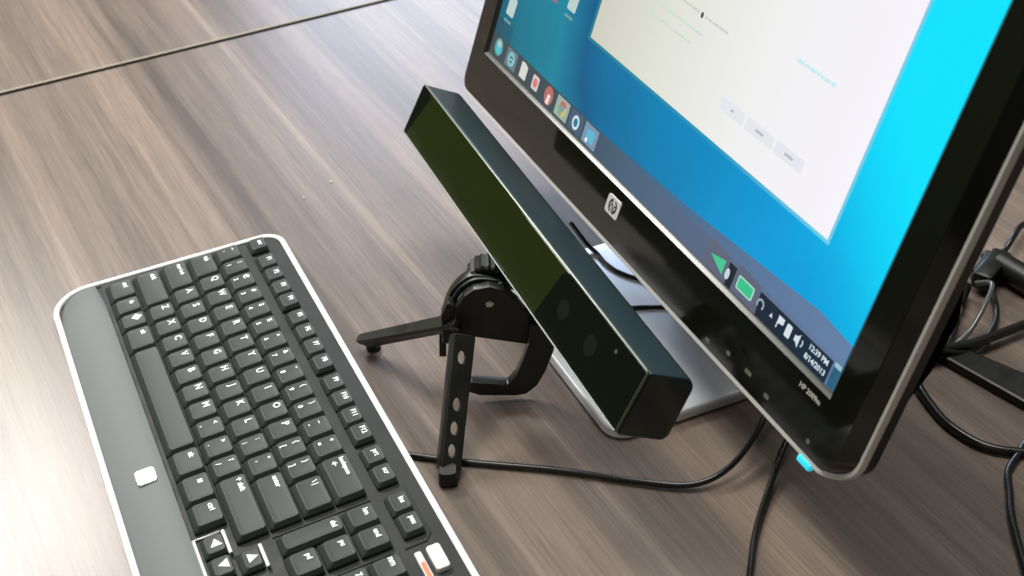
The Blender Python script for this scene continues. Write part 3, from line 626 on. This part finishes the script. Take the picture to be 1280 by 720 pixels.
# front leg, perforated
def leg_frame(A, B, view, twist=0):
    a = (B - A).normalized(); m_ = (view - a * view.dot(a)).normalized(); m_ = Matrix.Rotation(twist, 3, a) @ m_; w_ = a.cross(m_)
    M = Matrix.Identity(4)
    for i in range(3): M[i][0] = w_[i]; M[i][1] = -a[i]; M[i][2] = m_[i]; M[i][3] = A[i] * S
    return M, (B - A).length
OFF = Vector((209, 208, 0))
A = Vector((219.5, 191, 64)) - OFF; B = Vector((279, 153, 5)) - OFF
view = (CAM / S - Vector((245, 175, 35)))
LM, ln_ = leg_frame(A, B, view, math.radians(-20))
hl = []
def slot(y, rx=2.5, ry=4.2): return ellipse(0.4, -y, rx, ry, 14)
out = [(-7.4, -5), (7.0, -5), (6.2, -ln_ + 4), (5.4, -ln_ - 1), (-5.6, -ln_ - 1), (-6.4, -ln_ + 4)]
plate('leg', rounded([(x, y, 1.2) for x, y in out], 2), [slot(ln_ * f_) for f_ in (0.21, 0.53, 0.69, 0.84)], LM, 3.0, 0.5, M_leg, tri)['label'] = 'front leg with a row of oval holes'
for sx in (-1, 1):
    fl = [(-0.9, -5), (0.9, -5), (0.9, -ln_ + 3), (-0.9, -ln_ + 3)]
    M2 = LM @ Matrix.Translation((sx * 6.2 * S, 0, -3.5 * S)) @ Matrix.Rotation(math.radians(0), 4, 'Z')
    plate('leg_flange', fl, [], M2, 7.5, 0.3, M_leg, tri)
tb = [(x, y) for x, y in rounded([(-9.5, -7, 4), (9.5, -7, 4), (9.5, 7, 4), (-9.5, 7, 4)], 4)]
ft = Vector((279, 152, 0)) - OFF
c0, s0 = math.cos(-0.39), math.sin(-0.39)
def frot(pts, z, sc, c=ft): return [(c.x + (x * c0 - y * s0) * sc, c.y + (x * s0 + y * c0) * sc, z) for x, y in pts]
TBf = [(x * .6, y * .84) for x, y in tb]
loft('rubber_foot', [frot(TBf, 0, .8), frot(TBf, 1.5, 1), frot(TBf, 7, 0.98), frot(TBf, 10.5, .85)], M_rubber, tri)
# left leg, a tapering channel ending in a nub foot
A2 = Vector((207, 187.5, 61)) - OFF; B2 = Vector((135.0, 146.5, 9.5)) - OFF
M3, l2 = leg_frame(A2, B2, Vector((0.25, -0.35, 1)), 0)
out = [(-5.2, 6), (5.2, 6), (3.6, -l2 + 2), (2.4, -l2 - 1), (-2.4, -l2 - 1), (-3.6, -l2 + 2)]
plate('leg', rounded([(x, y, 1.2) for x, y in out], 3), [], M3, 4.5, 0.8, M_leg, tri)['label'] = 'left leg reaching towards the keyboard'
for sx in (-1, 1):
    fl = [(-0.8, 4), (0.8, 4), (0.8, -l2 + 5), (-0.8, -l2 + 5)]
    M4 = M3 @ Matrix.Translation((sx * 3.2 * S, 0, -3.2 * S)); plate('leg_flange', fl, [], M4, 5, 0.25, M_leg, tri)
f2 = Vector((137, 155, 0)) - OFF
circ = ellipse(0, 0, 5.2, 5.2, 16)
loft('rubber_foot', [[(f2.x + x * k, f2.y + y * k - dy, z) for x, y in circ] for z, k, dy in ((0, .85, 0), (1, 1, 0), (3.5, .95, 0), (6, .6, 2), (10.5, .62, 4))], M_rubber, tri)

# ------------------------------------------------------------------ cables
tag(tube('cable', [(180, 40, 2), (215, 95, 2), (250, 140, 2.2), (275, 175, 2.2), (302, 216, 2.4), (332, 255, 2.6), (349, 281, 4), (350, 305, 8), (336, 333, 13), (318, 358, 20), (300, 390, 30)], 2.0, M_cable), 'thin black cable curving from the tripod foot to under the monitor', 'cable')
tag(tube('cable', [(330, 390, 22), (345, 352, 11), (372, 320, 3), (397, 295, 2.3), (421, 276, 2.3), (455, 250, 2.3), (500, 220, 2.3)], 2.1, M_cable), 'thin black cable dropping from below the blue lamp towards the near desk', 'cable')
tag(tube('cable', [(318, 470, 20), (330, 460, 6), (356, 454, 3), (376, 453, 3), (398, 460, 3), (413, 478, 3), (430, 510, 3), (460, 560, 3)], 3.0, M_cable), 'black cable lying in a shallow curve right of the monitor', 'cable')
tag(tube('cable', [(295, 470, 20), (312, 482, 12), (319, 506, 9), (319, 533, 8), (317, 562, 7), (312, 610, 5), (300, 680, 5)], 3.4, M_cable), 'thick black cable running straight off behind the monitor to the right', 'cable')
tag(tube('cable', [(395, 520, 3), (404, 490, 4), (412, 474, 3), (421, 458, 2.6), (436, 446, 2.6), (453, 433, 2.6), (482, 416, 2.6), (520, 395, 2.6)], 2.4, M_cable), 'thin black cable hooking down at the right edge of the photo', 'cable')
flc = slab('flat_black_strip', rounded([(309, 480, 4), (322, 470, 4), (440, 520, 4), (425, 548, 4)] and [(300, 484, 3), (300, 500, 3), (420, 556, 3), (438, 522, 3)][::-1], 3), 0, 7, 2.0, M_black)  # low flat black strip on the desk
tag(flc, 'broad flat black strip lying on the desk behind the monitor', 'cable cover')
tag(tube('wire', [(98, 325, 30), (106, 334, 14), (116, 338, 9.5), (129, 338, 9), (144, 342, 9), (158, 352, 9.5), (170, 372, 14)], 1.7, M_cable), 'short black wire crossing the left half of the silver monitor foot', 'wire')
tag(tube('wire', [(183, 322, 9.3), (187, 335, 9.0), (194, 351, 9.0), (200, 368, 12)], 1.7, M_cable), 'short black wire crossing the middle of the silver monitor foot', 'wire')
# connectors and adapters behind the monitor
ad = thing('connector', 'black rectangular plug with grey face behind the monitor edge', 'connector', (262, 577, 0), (0, 0, math.radians(-62)))
box('body', -24, 16, -8, 7, 3, 17, 3, M_black, ad); box('grip', -16, 10, -10, -7.5, 5, 15, 1, mat('dark_teal_plastic', (0.05, 0.075, 0.07, 1), 0.4, grain=.05), ad)
ad2 = thing('connector', 'black barrel shaped cable plug at the right edge of the photo', 'connector', (282, 594, 10), (0, 0, math.radians(8)))
tube('barrel', [(-26, 0, 0), (-22, 0, 0), (14, 0, 0), (20, 0, 0)], lambda t: 9.5 if .1 < t < .9 else 7.5, M_black, ad2, n=20, smooth_path=True)
tube('strain_relief', [(-40, 2, -2), (-26, 0, 0)], 4.5, M_rubber, ad2, smooth_path=False)
ad3 = thing('connector', 'small metal tipped plug close behind the monitor side', 'connector', (276, 540, 8), (0, 0, math.radians(-50)))
tube('sleeve', [(-16, 0, 0), (8, 0, 0)], 4.6, M_black, ad3, smooth_path=False, n=14); tube('metal_tip', [(8, 0, 0), (18, 0, 0)], 3.6, M_screw, ad3, smooth_path=False, n=14)
tag(tube('cable', [(222, 650, 8), (228, 634, 12), (238, 618, 13), (244, 606, 9), (248, 598, 10)], 2.4, M_cable), 'short looped cable above the barrel plug', 'cable')
tag(tube('cable', [(268, 560, 12), (276, 568, 5), (300, 552, 4), (316, 528, 4), (322, 505, 6), (316, 480, 14)], 2.2, M_cable), 'thin cable looping beneath the rectangular plug', 'cable')
tag(tube('cable', [(272, 556, 14), (286, 556, 22), (300, 538, 18), (312, 515, 10), (318, 492, 8)], 1.8, mat('shiny_cable', (0.10, 0.11, 0.10, 1), 0.15, spec=0.9)), 'shiny thin cable slanting down from the rectangular plug', 'cable')
tag(tube('cable', [(276, 532, 10), (292, 524, 8), (306, 508, 5), (316, 495, 9)], 2.4, M_cable), 'short cable trailing from the metal tipped plug', 'cable')

# two pale crumbs on the desk
for (u_, v_, lb) in ((-82.7, 197.6, 'tiny pale crumb on the wood desk, the nearer to the sensor bar'), (-69.3, 170.3, 'tiny pale crumb on the wood desk, the nearer to the keyboard')):
    bm = bmesh.new(); bmesh.ops.create_icosphere(bm, subdivisions=2, radius=0.0009)
    for v in bm.verts: v.co *= random.uniform(0.7, 1.25); v.co.z *= 0.7
    o = bmobj('crumb', bm, M_white); o.location = (u_ * S, v_ * S, 0.0006); tag(o, lb, 'crumb')
